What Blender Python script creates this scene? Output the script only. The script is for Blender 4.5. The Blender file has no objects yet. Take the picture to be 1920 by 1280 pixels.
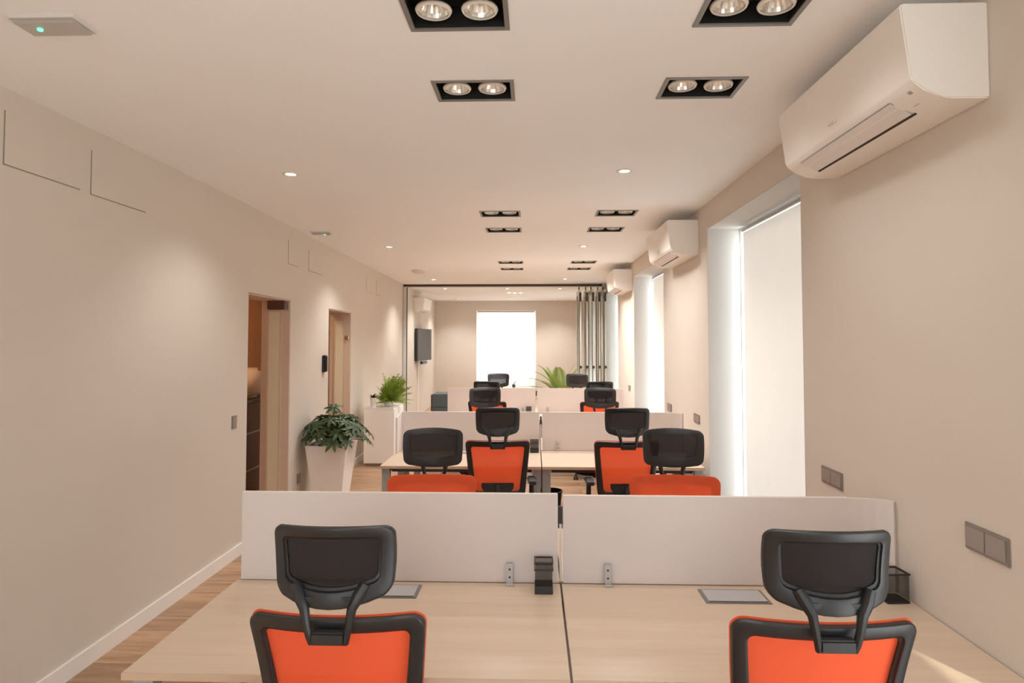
import bpy, bmesh, math, random
from mathutils import Vector, Matrix
random.seed(7)
S = bpy.context.scene
COL = S.collection
R_ = math.radians

# ------------------------------------------------------------------ camera
EYE = 1.75
cam_d = bpy.data.cameras.new('camera')
cam = bpy.data.objects.new('camera', cam_d)
COL.objects.link(cam)
cam_d.sensor_width = 36
cam_d.lens = 36 * 1206 / 1920
cam_d.shift_y = -46 / 1920
cam_d.clip_end = 200
cam.location = (0, 0, EYE)
cam.rotation_euler = (R_(90 + 2.2), 0, R_(1.9))
S.camera = cam

# ------------------------------------------------------------------ sky, sun, exposure
W = bpy.data.worlds.new('world')
S.world = W
W.use_nodes = True
wn, wl = W.node_tree.nodes, W.node_tree.links
bg = wn['Background']
geo = wn.new('ShaderNodeTexCoord')
sep = wn.new('ShaderNodeSeparateXYZ')
wl.new(geo.outputs['Generated'], sep.inputs[0])
ramp = wn.new('ShaderNodeValToRGB')
ramp.color_ramp.elements[0].position = 0.40
ramp.color_ramp.elements[0].color = (0.95, 0.96, 0.97, 1)
ramp.color_ramp.elements[1].position = 0.56
ramp.color_ramp.elements[1].color = (0.80, 0.84, 0.90, 1)
mr = wn.new('ShaderNodeMapRange')
mr.inputs['From Min'].default_value = -1
mr.inputs['From Max'].default_value = 1
wl.new(sep.outputs['Z'], mr.inputs['Value'])
wl.new(mr.outputs['Result'], ramp.inputs['Fac'])
wl.new(ramp.outputs['Color'], bg.inputs['Color'])
bg.inputs['Strength'].default_value = 2.9

sun_d = bpy.data.lights.new('sun', 'SUN')
sun_d.energy = 2.6
sun_d.angle = R_(1.5)
sun_d.color = (1.0, 0.93, 0.82)
sun = bpy.data.objects.new('sun', sun_d)
COL.objects.link(sun)
sun.rotation_euler = Vector((-0.30, 0.74, -0.40)).to_track_quat('-Z', 'Y').to_euler()
SPOT_W = 32.0
GRID_NEAR, GRID_FAR = 8.0, 31.0

S.view_settings.view_transform = 'Standard'
S.view_settings.look = 'None'
S.view_settings.gamma = 1
S.view_settings.use_curve_mapping = False
S.view_settings.exposure = 1.03
try:
    S.cycles.max_bounces = 14
    S.cycles.diffuse_bounces = 8
    S.cycles.transparent_max_bounces = 16
    S.cycles.sample_clamp_indirect = 8
    S.cycles.caustics_reflective = False
    S.cycles.caustics_refractive = False
except Exception:
    pass

# ------------------------------------------------------------------ materials
def mat(name, col, rough=0.6, metal=0.0, spec=0.4, trans=0.0, alpha=1.0, emit=None, es=0, var=0.03, vscale=6.0, bump=0.0, bscale=80):
    m = bpy.data.materials.new(name)
    m.use_nodes = True
    n, l = m.node_tree.nodes, m.node_tree.links
    b = n['Principled BSDF']
    tc = n.new('ShaderNodeTexCoord')
    nz = n.new('ShaderNodeTexNoise')
    nz.inputs['Scale'].default_value = vscale
    nz.inputs['Detail'].default_value = 3
    l.new(tc.outputs['Object'], nz.inputs['Vector'])
    mx = n.new('ShaderNodeMix')
    mx.data_type = 'RGBA'
    c = list(col)
    mx.inputs['A'].default_value = [max(0, v * (1 - var)) for v in c] + [1]
    mx.inputs['B'].default_value = [min(1, v * (1 + var)) for v in c] + [1]
    l.new(nz.outputs['Fac'], mx.inputs['Factor'])
    l.new(mx.outputs['Result'], b.inputs['Base Color'])
    b.inputs['Roughness'].default_value = rough
    b.inputs['Metallic'].default_value = metal
    b.inputs['Specular IOR Level'].default_value = spec
    if trans:
        b.inputs['Transmission Weight'].default_value = trans
    if alpha < 1:
        b.inputs['Alpha'].default_value = alpha
    if emit:
        b.inputs['Emission Color'].default_value = list(emit) + [1]
        b.inputs['Emission Strength'].default_value = es
    if bump:
        nb = n.new('ShaderNodeTexNoise')
        nb.inputs['Scale'].default_value = bscale
        nb.inputs['Detail'].default_value = 4
        l.new(tc.outputs['Object'], nb.inputs['Vector'])
        bp = n.new('ShaderNodeBump')
        bp.inputs['Strength'].default_value = bump
        bp.inputs['Distance'].default_value = 0.002
        l.new(nb.outputs['Fac'], bp.inputs['Height'])
        l.new(bp.outputs['Normal'], b.inputs['Normal'])
    return m

def sheer(name, col, tcol, f_trans, f_open, rough=0.8):
    """woven cloth: diffuse + light passing through the weave + open holes"""
    m = mat(name, col, rough=rough, spec=0.1, var=0.03)
    n, l = m.node_tree.nodes, m.node_tree.links
    b = n['Principled BSDF']
    out = [x for x in n if x.type == 'OUTPUT_MATERIAL'][0]
    tr = n.new('ShaderNodeBsdfTranslucent')
    tr.inputs['Color'].default_value = list(tcol) + [1]
    m1 = n.new('ShaderNodeMixShader')
    m1.inputs[0].default_value = f_trans
    l.new(b.outputs[0], m1.inputs[1])
    l.new(tr.outputs[0], m1.inputs[2])
    last = m1
    if f_open:
        tp = n.new('ShaderNodeBsdfTransparent')
        m2 = n.new('ShaderNodeMixShader')
        m2.inputs[0].default_value = f_open
        l.new(m1.outputs[0], m2.inputs[1])
        l.new(tp.outputs[0], m2.inputs[2])
        last = m2
    l.new(last.outputs[0], out.inputs['Surface'])
    return m

def wood(name, dark, light, stretch=(1.2, 18, 18), rough=0.45, knots=0.0, rnd=0.0, spec=0.4):
    m = bpy.data.materials.new(name)
    m.use_nodes = True
    n, l = m.node_tree.nodes, m.node_tree.links
    b = n['Principled BSDF']
    tc = n.new('ShaderNodeTexCoord')
    oi = n.new('ShaderNodeObjectInfo')
    mp = n.new('ShaderNodeMapping')
    mp.inputs['Scale'].default_value = stretch
    l.new(tc.outputs['Object'], mp.inputs['Vector'])
    ml = n.new('ShaderNodeMath'); ml.operation = 'MULTIPLY'; ml.inputs[1].default_value = 57
    l.new(oi.outputs['Random'], ml.inputs[0])
    cb = n.new('ShaderNodeCombineXYZ')
    l.new(ml.outputs[0], cb.inputs[0]); l.new(ml.outputs[0], cb.inputs[1])
    va = n.new('ShaderNodeVectorMath'); va.operation = 'ADD'
    l.new(mp.outputs[0], va.inputs[0]); l.new(cb.outputs[0], va.inputs[1])
    nz = n.new('ShaderNodeTexNoise')
    nz.inputs['Scale'].default_value = 1.0
    nz.inputs['Detail'].default_value = 6
    nz.inputs['Roughness'].default_value = 0.6
    nz.inputs['Distortion'].default_value = 0.6
    l.new(va.outputs[0], nz.inputs['Vector'])
    cr = n.new('ShaderNodeValToRGB')
    cr.color_ramp.elements[0].position = 0.3
    cr.color_ramp.elements[0].color = list(dark) + [1]
    cr.color_ramp.elements[1].position = 0.7
    cr.color_ramp.elements[1].color = list(light) + [1]
    l.new(nz.outputs['Fac'], cr.inputs['Fac'])
    res = cr.outputs['Color']
    if rnd:
        hs = n.new('ShaderNodeHueSaturation')
        m3 = n.new('ShaderNodeMapRange')
        m3.inputs['To Min'].default_value = 1 - rnd
        m3.inputs['To Max'].default_value = 1 + rnd
        l.new(oi.outputs['Random'], m3.inputs['Value'])
        l.new(m3.outputs[0], hs.inputs['Value'])
        l.new(res, hs.inputs['Color'])
        res = hs.outputs['Color']
    l.new(res, b.inputs['Base Color'])
    b.inputs['Roughness'].default_value = rough
    b.inputs['Specular IOR Level'].default_value = spec
    bp = n.new('ShaderNodeBump')
    bp.inputs['Strength'].default_value = 0.15
    bp.inputs['Distance'].default_value = 0.001
    l.new(nz.outputs['Fac'], bp.inputs['Height'])
    l.new(bp.outputs['Normal'], b.inputs['Normal'])
    return m

M = {}
M['wall'] = mat('wall_paint', (0.655, 0.60, 0.535), 0.75, spec=0.2, var=0.015, vscale=2, bump=0.15, bscale=160)
M['wallside'] = M['wall']
M['reveal'] = mat('white_reveal_paint', (0.56, 0.54, 0.51), 0.7, spec=0.2, var=0.01)
M['ceiling'] = mat('ceiling_paint', (0.875, 0.885, 0.90), 0.85, spec=0.15, var=0.01, vscale=1.5)
M['base'] = mat('white_baseboard_paint', (0.85, 0.82, 0.78), 0.4)
M['floor'] = wood('oak_floor', (0.30, 0.165, 0.09), (0.52, 0.34, 0.21), (1.6, 14, 14), 0.35, rnd=0.22)
M['desk'] = wood('pale_maple_laminate', (0.60, 0.47, 0.35), (0.67, 0.54, 0.415), (1.2, 22, 22), 0.30)
M['deskedge'] = wood('pale_maple_edge', (0.50, 0.36, 0.26), (0.58, 0.43, 0.31), (1.2, 22, 22), 0.5)
M['steel'] = mat('grey_powder_steel', (0.36, 0.36, 0.355), 0.45, metal=0.2)
M['dsteel'] = mat('dark_steel', (0.06, 0.055, 0.05), 0.5, metal=0.2)
M['alu'] = mat('brushed_aluminium', (0.48, 0.47, 0.46), 0.4, metal=0.4, bump=0.05)
M['flap'] = mat('aluminium_flap_lid', (0.52, 0.52, 0.53), 0.5, metal=0.3)
M['screen'] = mat('screen_fabric', (0.66, 0.605, 0.58), 0.7, spec=0.25, var=0.02, vscale=3, bump=0.1, bscale=400)
M['screen_edge'] = mat('screen_edge_trim', (0.72, 0.67, 0.62), 0.5)
M['blackpl'] = mat('black_plastic', (0.017, 0.0165, 0.018), 0.42, spec=0.5, bump=0.05, bscale=300)
M['seat'] = mat('black_seat_cloth', (0.025, 0.024, 0.025), 0.9, bump=0.3, bscale=500)
M['orange'] = sheer('orange_mesh_fabric', (0.88, 0.165, 0.07), (1.0, 0.24, 0.08), 0.40, 0.16)
M['bmesh'] = sheer('black_net_fabric', (0.022, 0.018, 0.020), (0.04, 0.035, 0.035), 0.2, 0.20)
M['cupmesh'] = sheer('black_wire_mesh', (0.02, 0.02, 0.02), (0.02, 0.02, 0.02), 0.1, 0.72, 0.5)
M['blind'] = sheer('beige_blind_fabric', (0.78, 0.74, 0.69), (0.90, 0.885, 0.87), 0.30, 0.0)
M['blindw'] = sheer('white_blind_fabric', (0.85, 0.84, 0.83), (0.95, 0.94, 0.93), 0.55, 0.0)
M['acw'] = mat('white_ac_plastic', (0.85, 0.82, 0.775), 0.42, spec=0.45, var=0.01)
M['acflap'] = mat('ac_flap_plastic', (0.76, 0.73, 0.71), 0.4, var=0.01)
M['acgap'] = mat('dark_outlet_gap', (0.05, 0.035, 0.03), 0.8)
M['mark'] = mat('grey_print', (0.35, 0.35, 0.38), 0.6)
M['plate'] = mat('taupe_switch_plate', (0.30, 0.265, 0.235), 0.38, metal=0.25, spec=0.5)
M['rocker'] = mat('grey_rocker', (0.34, 0.31, 0.285), 0.38, metal=0.2)
M['pot'] = mat('white_planter_gloss', (0.90, 0.87, 0.83), 0.35, var=0.01)
M['soil'] = mat('potting_soil', (0.05, 0.035, 0.025), 0.95, var=0.4, vscale=60, bump=0.6)
M['leafd'] = mat('dark_green_leaf', (0.038, 0.070, 0.022), 0.4, var=0.35, vscale=9)
M['leafy'] = mat('lime_green_leaf', (0.25, 0.36, 0.045), 0.45, var=0.35, vscale=9)
M['leafp'] = mat('palm_green_leaf', (0.38, 0.52, 0.16), 0.45, var=0.3, vscale=9)
M['stem'] = mat('green_brown_stem', (0.13, 0.12, 0.05), 0.7)
M['gridf'] = mat('grey_grid_frame', (0.23, 0.225, 0.22), 0.45, metal=0.3)
M['gridb'] = mat('black_grid_box', (0.012, 0.012, 0.012), 0.7)
M['refl'] = mat('lamp_reflector', (0.85, 0.80, 0.74), 0.22, metal=0.85)
M['lampring'] = mat('lamp_rim', (0.80, 0.74, 0.66), 0.5)
M['spotring'] = mat('spot_trim', (0.80, 0.76, 0.70), 0.5)
M['glow'] = mat('lit_lamp', (1, 0.95, 0.85), 0.5, emit=(1.0, 0.86, 0.66), es=14)
M['green'] = mat('green_led', (0.2, 0.9, 0.6), 0.5, emit=(0.12, 1.0, 0.55), es=.8)
M['emlens'] = mat('emergency_lens', (0.48, 0.46, 0.44), 0.25, var=0.02)
M['embody'] = mat('emergency_body', (0.66, 0.63, 0.60), 0.5)
M['frosted'] = mat('frosted_glass', (0.72, 0.68, 0.53), 0.4, spec=0.5, var=0.05, vscale=2)
M['jamb'] = mat('bronze_jamb', (0.62, 0.49, 0.39), 0.4, metal=0.0)
M['dbrown'] = mat('dark_brown_wood', (0.10, 0.045, 0.028), 0.5, var=0.2)
M['orangew'] = wood('cherry_wall_panel', (0.38, 0.17, 0.075), (0.46, 0.22, 0.10), (3, 3, 1.2), 0.5)
M['chrome'] = mat('chrome', (0.8, 0.8, 0.8), 0.12, metal=1)
M['cream'] = mat('cream_cloth', (0.62, 0.47, 0.36), 0.8)
M['partf'] = mat('partition_aluminium', (0.66, 0.65, 0.62), 0.5, metal=0.0)
M['tvs'] = mat('tv_glass', (0.085, 0.072, 0.062), 0.5, spec=0.2)
M['cabd'] = mat('slate_cabinet', (0.075, 0.095, 0.105), 0.5)
M['whitep'] = mat('white_plastic', (0.82, 0.80, 0.78), 0.5)
M['wframe'] = mat('white_window_frame', (0.85, 0.86, 0.87), 0.4)
M['facade'] = mat('pale_neighbour_render', (0.60, 0.57, 0.52), 0.9, var=0.06)
def glass(name, a):
    m = bpy.data.materials.new(name); m.use_nodes = True
    n, l = m.node_tree.nodes, m.node_tree.links
    n.remove(n['Principled BSDF'])
    out = [x for x in n if x.type == 'OUTPUT_MATERIAL'][0]
    t = n.new('ShaderNodeBsdfTransparent'); t.inputs[0].default_value = (0.95, 0.97, 0.96, 1)
    g = n.new('ShaderNodeBsdfGlossy'); g.inputs['Roughness'].default_value = 0.03
    mx = n.new('ShaderNodeMixShader')
    mx.inputs[0].default_value = 0.05
    l.new(t.outputs[0], mx.inputs[1]); l.new(g.outputs[0], mx.inputs[2])
    l.new(mx.outputs[0], out.inputs['Surface'])
    return m
M['glass'] = glass('clear_glass', 0.1)

# ------------------------------------------------------------------ helpers
def box(bm, x0, x1, y0, y1, z0, z1, bev=0.0):
    vs = [bm.verts.new(p) for p in ((x0,y0,z0),(x1,y0,z0),(x1,y1,z0),(x0,y1,z0),(x0,y0,z1),(x1,y0,z1),(x1,y1,z1),(x0,y1,z1))]
    fs = [bm.faces.new([vs[i] for i in f]) for f in ((3,2,1,0),(4,5,6,7),(0,1,5,4),(1,2,6,5),(2,3,7,6),(3,0,4,7))]
    if bev:
        es = list({e for f in fs for e in f.edges})
        bmesh.ops.bevel(bm, geom=es, offset=bev, segments=2, affect='EDGES', clamp_overlap=True)
    return vs

def prism(bm, poly, axis, a, b, bev=0.0):
    """poly in the two other axes, extruded along axis from a to b"""
    def P(p, t):
        if axis == 'x': return (t, p[0], p[1])
        if axis == 'y': return (p[0], t, p[1])
        return (p[0], p[1], t)
    v0 = [bm.verts.new(P(p, a)) for p in poly]
    v1 = [bm.verts.new(P(p, b)) for p in poly]
    fs = [bm.faces.new(v0[::-1]), bm.faces.new(v1)]
    k = len(poly)
    for i in range(k):
        fs.append(bm.faces.new((v0[i], v0[(i+1) % k], v1[(i+1) % k], v1[i])))
    if bev:
        es = list({e for f in fs for e in f.edges})
        bmesh.ops.bevel(bm, geom=es, offset=bev, segments=2, affect='EDGES', clamp_overlap=True)

def tube(bm, pts, r, n=8, flat=1.0, up=Vector((0, 1, 0))):
    pts = [Vector(p) for p in pts]
    rs = r if isinstance(r, (list, tuple)) else [r] * len(pts)
    rings = []
    for i, p in enumerate(pts):
        d = (pts[min(i+1, len(pts)-1)] - pts[max(i-1, 0)]).normalized()
        u = up if abs(d.dot(up)) < 0.95 else Vector((1, 0, 0))
        a = d.cross(u).normalized(); b = a.cross(d).normalized()
        rings.append([bm.verts.new(p + (a * math.cos(t) + b * math.sin(t) * flat) * rs[i]) for t in [2*math.pi*k/n for k in range(n)]])
    for i in range(len(rings)-1):
        for k in range(n):
            bm.faces.new((rings[i][k], rings[i][(k+1) % n], rings[i+1][(k+1) % n], rings[i+1][k]))
    bm.faces.new(rings[0][::-1]); bm.faces.new(rings[-1])

def lathe(bm, prof, c=(0, 0, 0), n=24, axis='z', cap=True):
    rings = []
    for r, h in prof:
        ring = []
        for k in range(n):
            t = 2*math.pi*k/n
            a, b = r*math.cos(t), r*math.sin(t)
            p = {'z': (a, b, h), 'x': (h, a, b), 'y': (a, h, b)}[axis]
            ring.append(bm.verts.new((p[0]+c[0], p[1]+c[1], p[2]+c[2])))
        rings.append(ring)
    for i in range(len(rings)-1):
        for k in range(n):
            bm.faces.new((rings[i][k], rings[i][(k+1) % n], rings[i+1][(k+1) % n], rings[i+1][k]))
    if cap:
        bm.faces.new(rings[0][::-1]); bm.faces.new(rings[-1])

def obj(name, bm, m, parent=None, smooth=False, loc=None, autos=False):
    bmesh.ops.recalc_face_normals(bm, faces=bm.faces[:])
    me = bpy.data.meshes.new(name)
    bm.to_mesh(me); bm.free()
    me.materials.append(m)
    if smooth:
        for p in me.polygons: p.use_smooth = True
        if autos:
            try: me.set_sharp_from_angle(angle=R_(38))
            except Exception: pass
    o = bpy.data.objects.new(name, me)
    COL.objects.link(o)
    if parent is not None: o.parent = parent
    if loc is not None: o.location = loc
    return o

def BM(): return bmesh.new()
def boxo(name, dims, m, parent=None, bev=0.0, smooth=False):
    bm = BM(); box(bm, *dims, bev=bev)
    return obj(name, bm, m, parent, smooth=bev > 0 or smooth, autos=True)

def tag(o, label, cat, group=None):
    o['label'] = label; o['category'] = cat
    if group: o['group'] = group
    return o
def thing(name, label, cat, loc=(0, 0, 0), rz=0, group=None):
    o = bpy.data.objects.new(name, None); COL.objects.link(o)
    o.empty_display_size = 0.1
    o.location = loc; o.rotation_euler = (0, 0, rz)
    return tag(o, label, cat, group)
def struct(o):
    o['kind'] = 'structure'; return o
CH = {}
def kids(o): return [c for c in COL.objects if c.parent == o]
def dup(root, loc, rz, label, group=None):
    r = root.copy(); COL.objects.link(r)
    r.location = loc; r.rotation_euler = (0, 0, rz); r['label'] = label
    if group: r['group'] = group
    if root.name not in CH:
        CH[root.name] = [(c, kids(c)) for c in kids(root)]
    for c, gs in CH[root.name]:
        d = c.copy(); COL.objects.link(d); d.parent = r
        for g in gs:
            h = g.copy(); COL.objects.link(h); h.parent = d
    return r

def slab(bm, cu, cv, holes, t0, t1, fn):
    cu, cv = sorted(set(cu)), sorted(set(cv))
    def inside(i, j):
        if i < 0 or j < 0 or i >= len(cu)-1 or j >= len(cv)-1: return False
        u, v = (cu[i]+cu[i+1])/2, (cv[j]+cv[j+1])/2
        return not any(a < u < b and c < v < d for a, b, c, d in holes)
    cache = {}
    def V(i, j, t):
        k = (i, j, t)
        if k not in cache: cache[k] = bm.verts.new(fn(cu[i], cv[j], t))
        return cache[k]
    for i in range(len(cu)-1):
        for j in range(len(cv)-1):
            if not inside(i, j): continue
            for t in (t0, t1):
                bm.faces.new((V(i,j,t), V(i+1,j,t), V(i+1,j+1,t), V(i,j+1,t)))
            for (di, dj, a, b) in ((-1,0,(i,j),(i,j+1)), (1,0,(i+1,j),(i+1,j+1)), (0,-1,(i,j),(i+1,j)), (0,1,(i,j+1),(i+1,j+1))):
                if not inside(i+di, j+dj):
                    bm.faces.new((V(*a,t0), V(*b,t0), V(*b,t1), V(*a,t1)))

# ------------------------------------------------------------------ room shell
H = 2.915
XR = 1.46
Y0, Y1 = -2.6, 18.3
def LX(y): return -2.42 if y < 5.3 else -2.42 - .03*(y-5.3)

# grids cut into the ceiling: x0,x1,y0,y1
GR = []
for (ya, yb, dx) in ((2.115, 2.352, 0), (2.822, 3.058, 0), (5.69, 5.945, -.028), (6.545, 6.80, -.035), (9.28, 9.55, -.06), (10.13, 10.40, -.07)):
    GR.append((-0.452+dx, -0.09+dx, ya, yb))
    GR.append((0.592+dx*.6, 0.945+dx*.5, ya, yb))
bm = BM()
cu = [-3.9, 1.95]; cv = [Y0-.2, Y1+.2]
for g in GR: cu += [g[0], g[1]]; cv += [g[2], g[3]]
slab(bm, cu, cv, GR, H, H+.22, lambda u, v, t: (u, v, t))
ceil = struct(obj('ceiling', bm, M['ceiling']))

# floor: slab with planks laid crosswise
PY0, PY1, PW = 2.5, 13.3, 0.2
bm = BM()
box(bm, -3.9, 1.95, Y0-.2, Y1+.2, -.12, -.014)
box(bm, -3.9, 1.95, Y0-.2, PY0, -.014, 0)
box(bm, -3.9, 1.95, PY1, Y1+.2, -.014, 0)
floor = struct(obj('floor', bm, M['floor']))
bm = BM(); box(bm, 0, 1.58, 0, PW-.0025, -.013, 0.0); pl = obj('plank', bm, M['floor'], floor)
pm = pl.data
bm = BM(); box(bm, 0, .79, 0, PW-.0025, -.013, 0.0); ph = obj('plank', bm, M['floor'], floor); phm = ph.data
first = True
nrow = int(round((PY1-PY0)/PW))
for i in range(nrow):
    y = PY0 + i*PW
    seq = [('f', 0), ('f', 1.5825), ('h', 3.165)] if i % 2 else [('h', 0), ('f', .7925), ('f', 2.375)]
    for k, dx in seq:
        o = bpy.data.objects.new('plank', pm if k == 'f' else phm); COL.objects.link(o); o.parent = floor
        o.location = (-2.45 + dx - (0.15 if y > 6 else 0), y, 0)
        if -2.45+dx > 1.4: pass
bpy.data.objects.remove(pl); bpy.data.objects.remove(ph)

# left wall, slightly skewed beyond 5.3 m, with two door openings
D1 = (5.39, 6.42, 0, 2.17); D2 = (7.76, 8.83, 0, 2.155)
WT = 0.29
bm = BM()
slab(bm, [Y0, 5.3, Y1, D1[0], D1[1], D2[0], D2[1], 13.0], [0, H, D1[3], D2[3]], [D1, D2], 0, WT, lambda u, v, t: (LX(u)-t, u, v))
struct(obj('wall_left', bm, M['wall']))
for k, (a, b) in enumerate(((Y0, D1[0]), (D1[1], D2[0]), (D2[1], 13.0))):
    bm = BM(); cut = [a, b] + ([5.3] if a < 5.3 < b else [])
    slab(bm, cut, [0, .092], [], -.016, .0, lambda u, v, t: (LX(u)-t, u, v))
    struct(obj('baseboard_left', bm, M['base']))

# right wall with windows
WIN = [(-0.2, 1.62), (3.535, 5.43), (7.25, 9.38), (11.15, 13.0), (14.9, 16.8)]  # last one, in the far room, is unseen and added for daylight
RT = 0.335
bm = BM()
holes = [(a, b, 0.02, 2.70) for a, b in WIN]
slab(bm, [Y0, Y1] + [v for w in WIN for v in w], [0, 0.02, 2.70, H], holes, 0, RT, lambda u, v, t: (XR+t, u, v))
struct(obj('wall_right', bm, M['wall']))
# white plaster lining of the window reveals
for k, (a, b) in enumerate(WIN):
    bm = BM()
    box(bm, XR+.001, XR+RT-.06, b-.006, b+.0, 0.02, 2.70)
    box(bm, XR+.001, XR+RT-.06, a, a+.006, 0.02, 2.70)
    box(bm, XR+.001, XR+RT-.06, a+.006, b-.006, 2.694, 2.70)
    box(bm, XR+.001, XR+RT-.06, a+.006, b-.006, 0.02, .026)
    struct(obj('trim_%d' % (k+1), bm, M['reveal']))
bm = BM(); cut = [Y0, WIN[0][0]]
for a, b in ((Y0, WIN[0][0]), (WIN[0][1], WIN[1][0]), (WIN[1][1], WIN[2][0]), (WIN[2][1], WIN[3][0]), (WIN[3][1], Y1)):
    box(bm, XR-.016, XR, a, b, 0, .092)
struct(obj('baseboard_right', bm, M['base']))

# back wall with window, rear wall (behind the camera) with an unseen wide window added for fill light
BW = (-1.62, 0.075, 0.45, 2.635)
bm = BM(); slab(bm, [-3.4, 1.95, BW[0], BW[1]], [0, H, BW[2], BW[3]], [BW], 0, .3, lambda u, v, t: (u, Y1+t, v))
struct(obj('wall_back', bm, M['wall']))
RW = (-1.7, 1.0, 0.5, 2.7)
bm = BM(); slab(bm, [-3.4, 1.95, RW[0], RW[1]], [0, H, RW[2], RW[3]], [RW], 0, .3, lambda u, v, t: (u, Y0-t, v))
struct(obj('wall_rear', bm, M['wall']))

# windows
def window_x(n, a, b, z0, z1, xg):
    w = bpy.data.objects.new('window_%d' % n, None); COL.objects.link(w); w.location = (xg, (a+b)/2, z0); struct(w)
    L = (b-a)/2; h = z1-z0
    bm = BM()
    fw = .03
    for (p, q, r, s) in ((-L, -L+fw, 0, h), (L-.016, L, 0, h), (-L+fw, L-.016, 0, fw), (-L+fw, L-.016, h-fw, h)):
        box(bm, 0, .06, p, q, r, s)
    obj('window_frame', bm, M['wframe'], w)
    boxo('pane', (.026, .032, -L+fw, L-.016, fw, h-fw), M['glass'], w)
for k, (a, b) in enumerate(WIN): window_x(k+1, a, b, .02, 2.70, XR+RT-.06)
def window_y(n, x0, x1, z0, z1, yg):
    w = bpy.data.objects.new('window_%d' % n, None); COL.objects.link(w); w.location = ((x0+x1)/2, yg, z0); struct(w)
    L = (x1-x0)/2; h = z1-z0; fw = .055
    bm = BM()
    for (p, q, r, s) in ((-L, -L+fw, 0, h), (L-fw, L, 0, h), (-L+fw, L-fw, 0, fw), (-L+fw, L-fw, h-fw, h), (-fw/2, fw/2, fw, h-fw)):
        box(bm, p, q, 0, .06, r, s)
    obj('window_frame', bm, M['wframe'], w)
    for (p, q) in ((-L+fw, -fw/2), (fw/2, L-fw)):
        boxo('pane', (p, q, .026, .032, fw, h-fw), M['glass'], w)
window_y(6, BW[0], BW[1], BW[2], BW[3], Y1+.2)
window_y(7, RW[0], RW[1], RW[2], RW[3], Y0-.26)  # unseen, added to send fill daylight from behind the camera

# portals guide the skylight through the windows
def portal(name, loc, direction, sx, sz):
    d = bpy.data.lights.new(name, 'AREA'); d.shape = 'RECTANGLE'; d.size = sx; d.size_y = sz
    d.cycles.is_portal = True
    o = bpy.data.objects.new(name, d); COL.objects.link(o); o.location = loc
    o.rotation_euler = Vector(direction).to_track_quat('-Z', 'Z').to_euler()
for k, (a, b) in enumerate(WIN):
    portal('window_portal', (XR+RT+.02, (a+b)/2, 1.36), (-1, 0, 0), b-a, 2.7)
portal('window_portal', ((BW[0]+BW[1])/2, Y1+.32, 1.54), (0, -1, 0), BW[1]-BW[0], 2.2)
portal('window_portal', ((RW[0]+RW[1])/2, Y0-.32, 1.55), (0, 1, 0), RW[1]-RW[0], 2.3)

# ------------------------------------------------------------------ roller blinds
def blind_x(a, b, zb, label):
    x = XR + .258
    t = thing('roller_blind', label, 'blind', (x, (a+b)/2, 2.66), group='roller blinds in the side windows')
    L = (b-a)/2
    bm = BM()
    box(bm, -.001, .001, -L+.01, L-.01, zb-2.66, -.02)
    obj('blind_fabric', bm, M['blind'], t)
    bm = BM(); lathe(bm, [(.014, -L), (.014, L)], n=16, axis='y'); obj('roller_tube', bm, M['alu'], t, smooth=True, autos=True)
    boxo('bottom_bar', (-.006, .006, -L+.01, L-.01, zb-2.66-.02, zb-2.66), M['alu'], t)
blind_x(-.17, 1.60, 1.42, 'unseen half-lowered beige roller blind, added to shape the sun on the nearest desks')  # out of view, lowered only to trim the sun patch
blind_x(3.56, 5.30, .05, 'tall beige roller blind in the nearest window past the first desks')
blind_x(7.30, 9.25, .05, 'beige roller blind beside the second row of desks, seen as a narrow strip')
blind_x(11.2, 12.86, .05, 'beige roller blind in the last side window by the folding partition')
blind_x(14.95, 16.7, 1.0, 'unseen beige roller blind, added to keep sun off the far end wall')  # out of view, added to block a sun patch in the far room
t = thing('roller_blind', 'bright white backlit roller blind in the far end wall window', 'blind', ((BW[0]+BW[1])/2-.01, Y1+.05, 2.61))
boxo('blind_fabric', (-.80, .80, -.001, .001, -1.90, 0), M['blindw'], t)
bm = BM(); lathe(bm, [(.02, -.81), (.02, .81)], n=16, axis='x'); obj('roller_tube', bm, M['alu'], t, smooth=True, autos=True)
boxo('bottom_bar', (-.80, .80, -.006, .006, -1.92, -1.90), M['whitep'], t)

# ------------------------------------------------------------------ door recesses on the left
def door(n, D, knob):
    y1 = D[1]; xw = LX(y1)
    d = bpy.data.objects.new('door_%d' % n, None); COL.objects.link(d); d.location = (xw, y1, 0); struct(d)
    h = D[3]
    # lining of the far jamb
    bm = BM()
    box(bm, -WT, -.004, -.012, -.001, 0, h-.004)
    obj('jamb', bm, M['jamb'], d)
    g = boxo('glass_leaf', (-.205, -.095, -.030, -.012, .01, h-.12), M['frosted'], d)
    boxo('leaf_stile', (-.225, -.205, -.034, -.012, .01, h-.10), M['jamb'], d)
    boxo('leaf_stile', (-.095, -.082, -.036, -.012, .01, h-.10), M['jamb'], d)
    boxo('leaf_rail', (-.205, -.095, -.036, -.012, h-.12, h-.10), M['jamb'], d)
    L = D[1]-D[0]
    boxo('door_head', (-WT, -.004, -L+.0, -.012, h-.012, h-.001), M['jamb'], d)
    if knob:
        bm = BM(); lathe(bm, [(.0005, -.062), (.03, -.060), (.034, -.045), (.02, -.038), (.012, -.03), (.012, -.012)], c=(-.045, 0, h-.35), n=20, axis='y')
        obj('door_knob', bm, M['chrome'], d, smooth=True, autos=True)
    else:
        boxo('door_closer', (-.20, -.03, -.10, -.036, h-.10, h-.012), M['dbrown'], d, bev=.006)
        boxo('hinge_plate', (-.026, -.016, -.022, -.012, h-.11, h-.02), M['chrome'], d)
door(1, D1, False)
door(2, D2, True)
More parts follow.
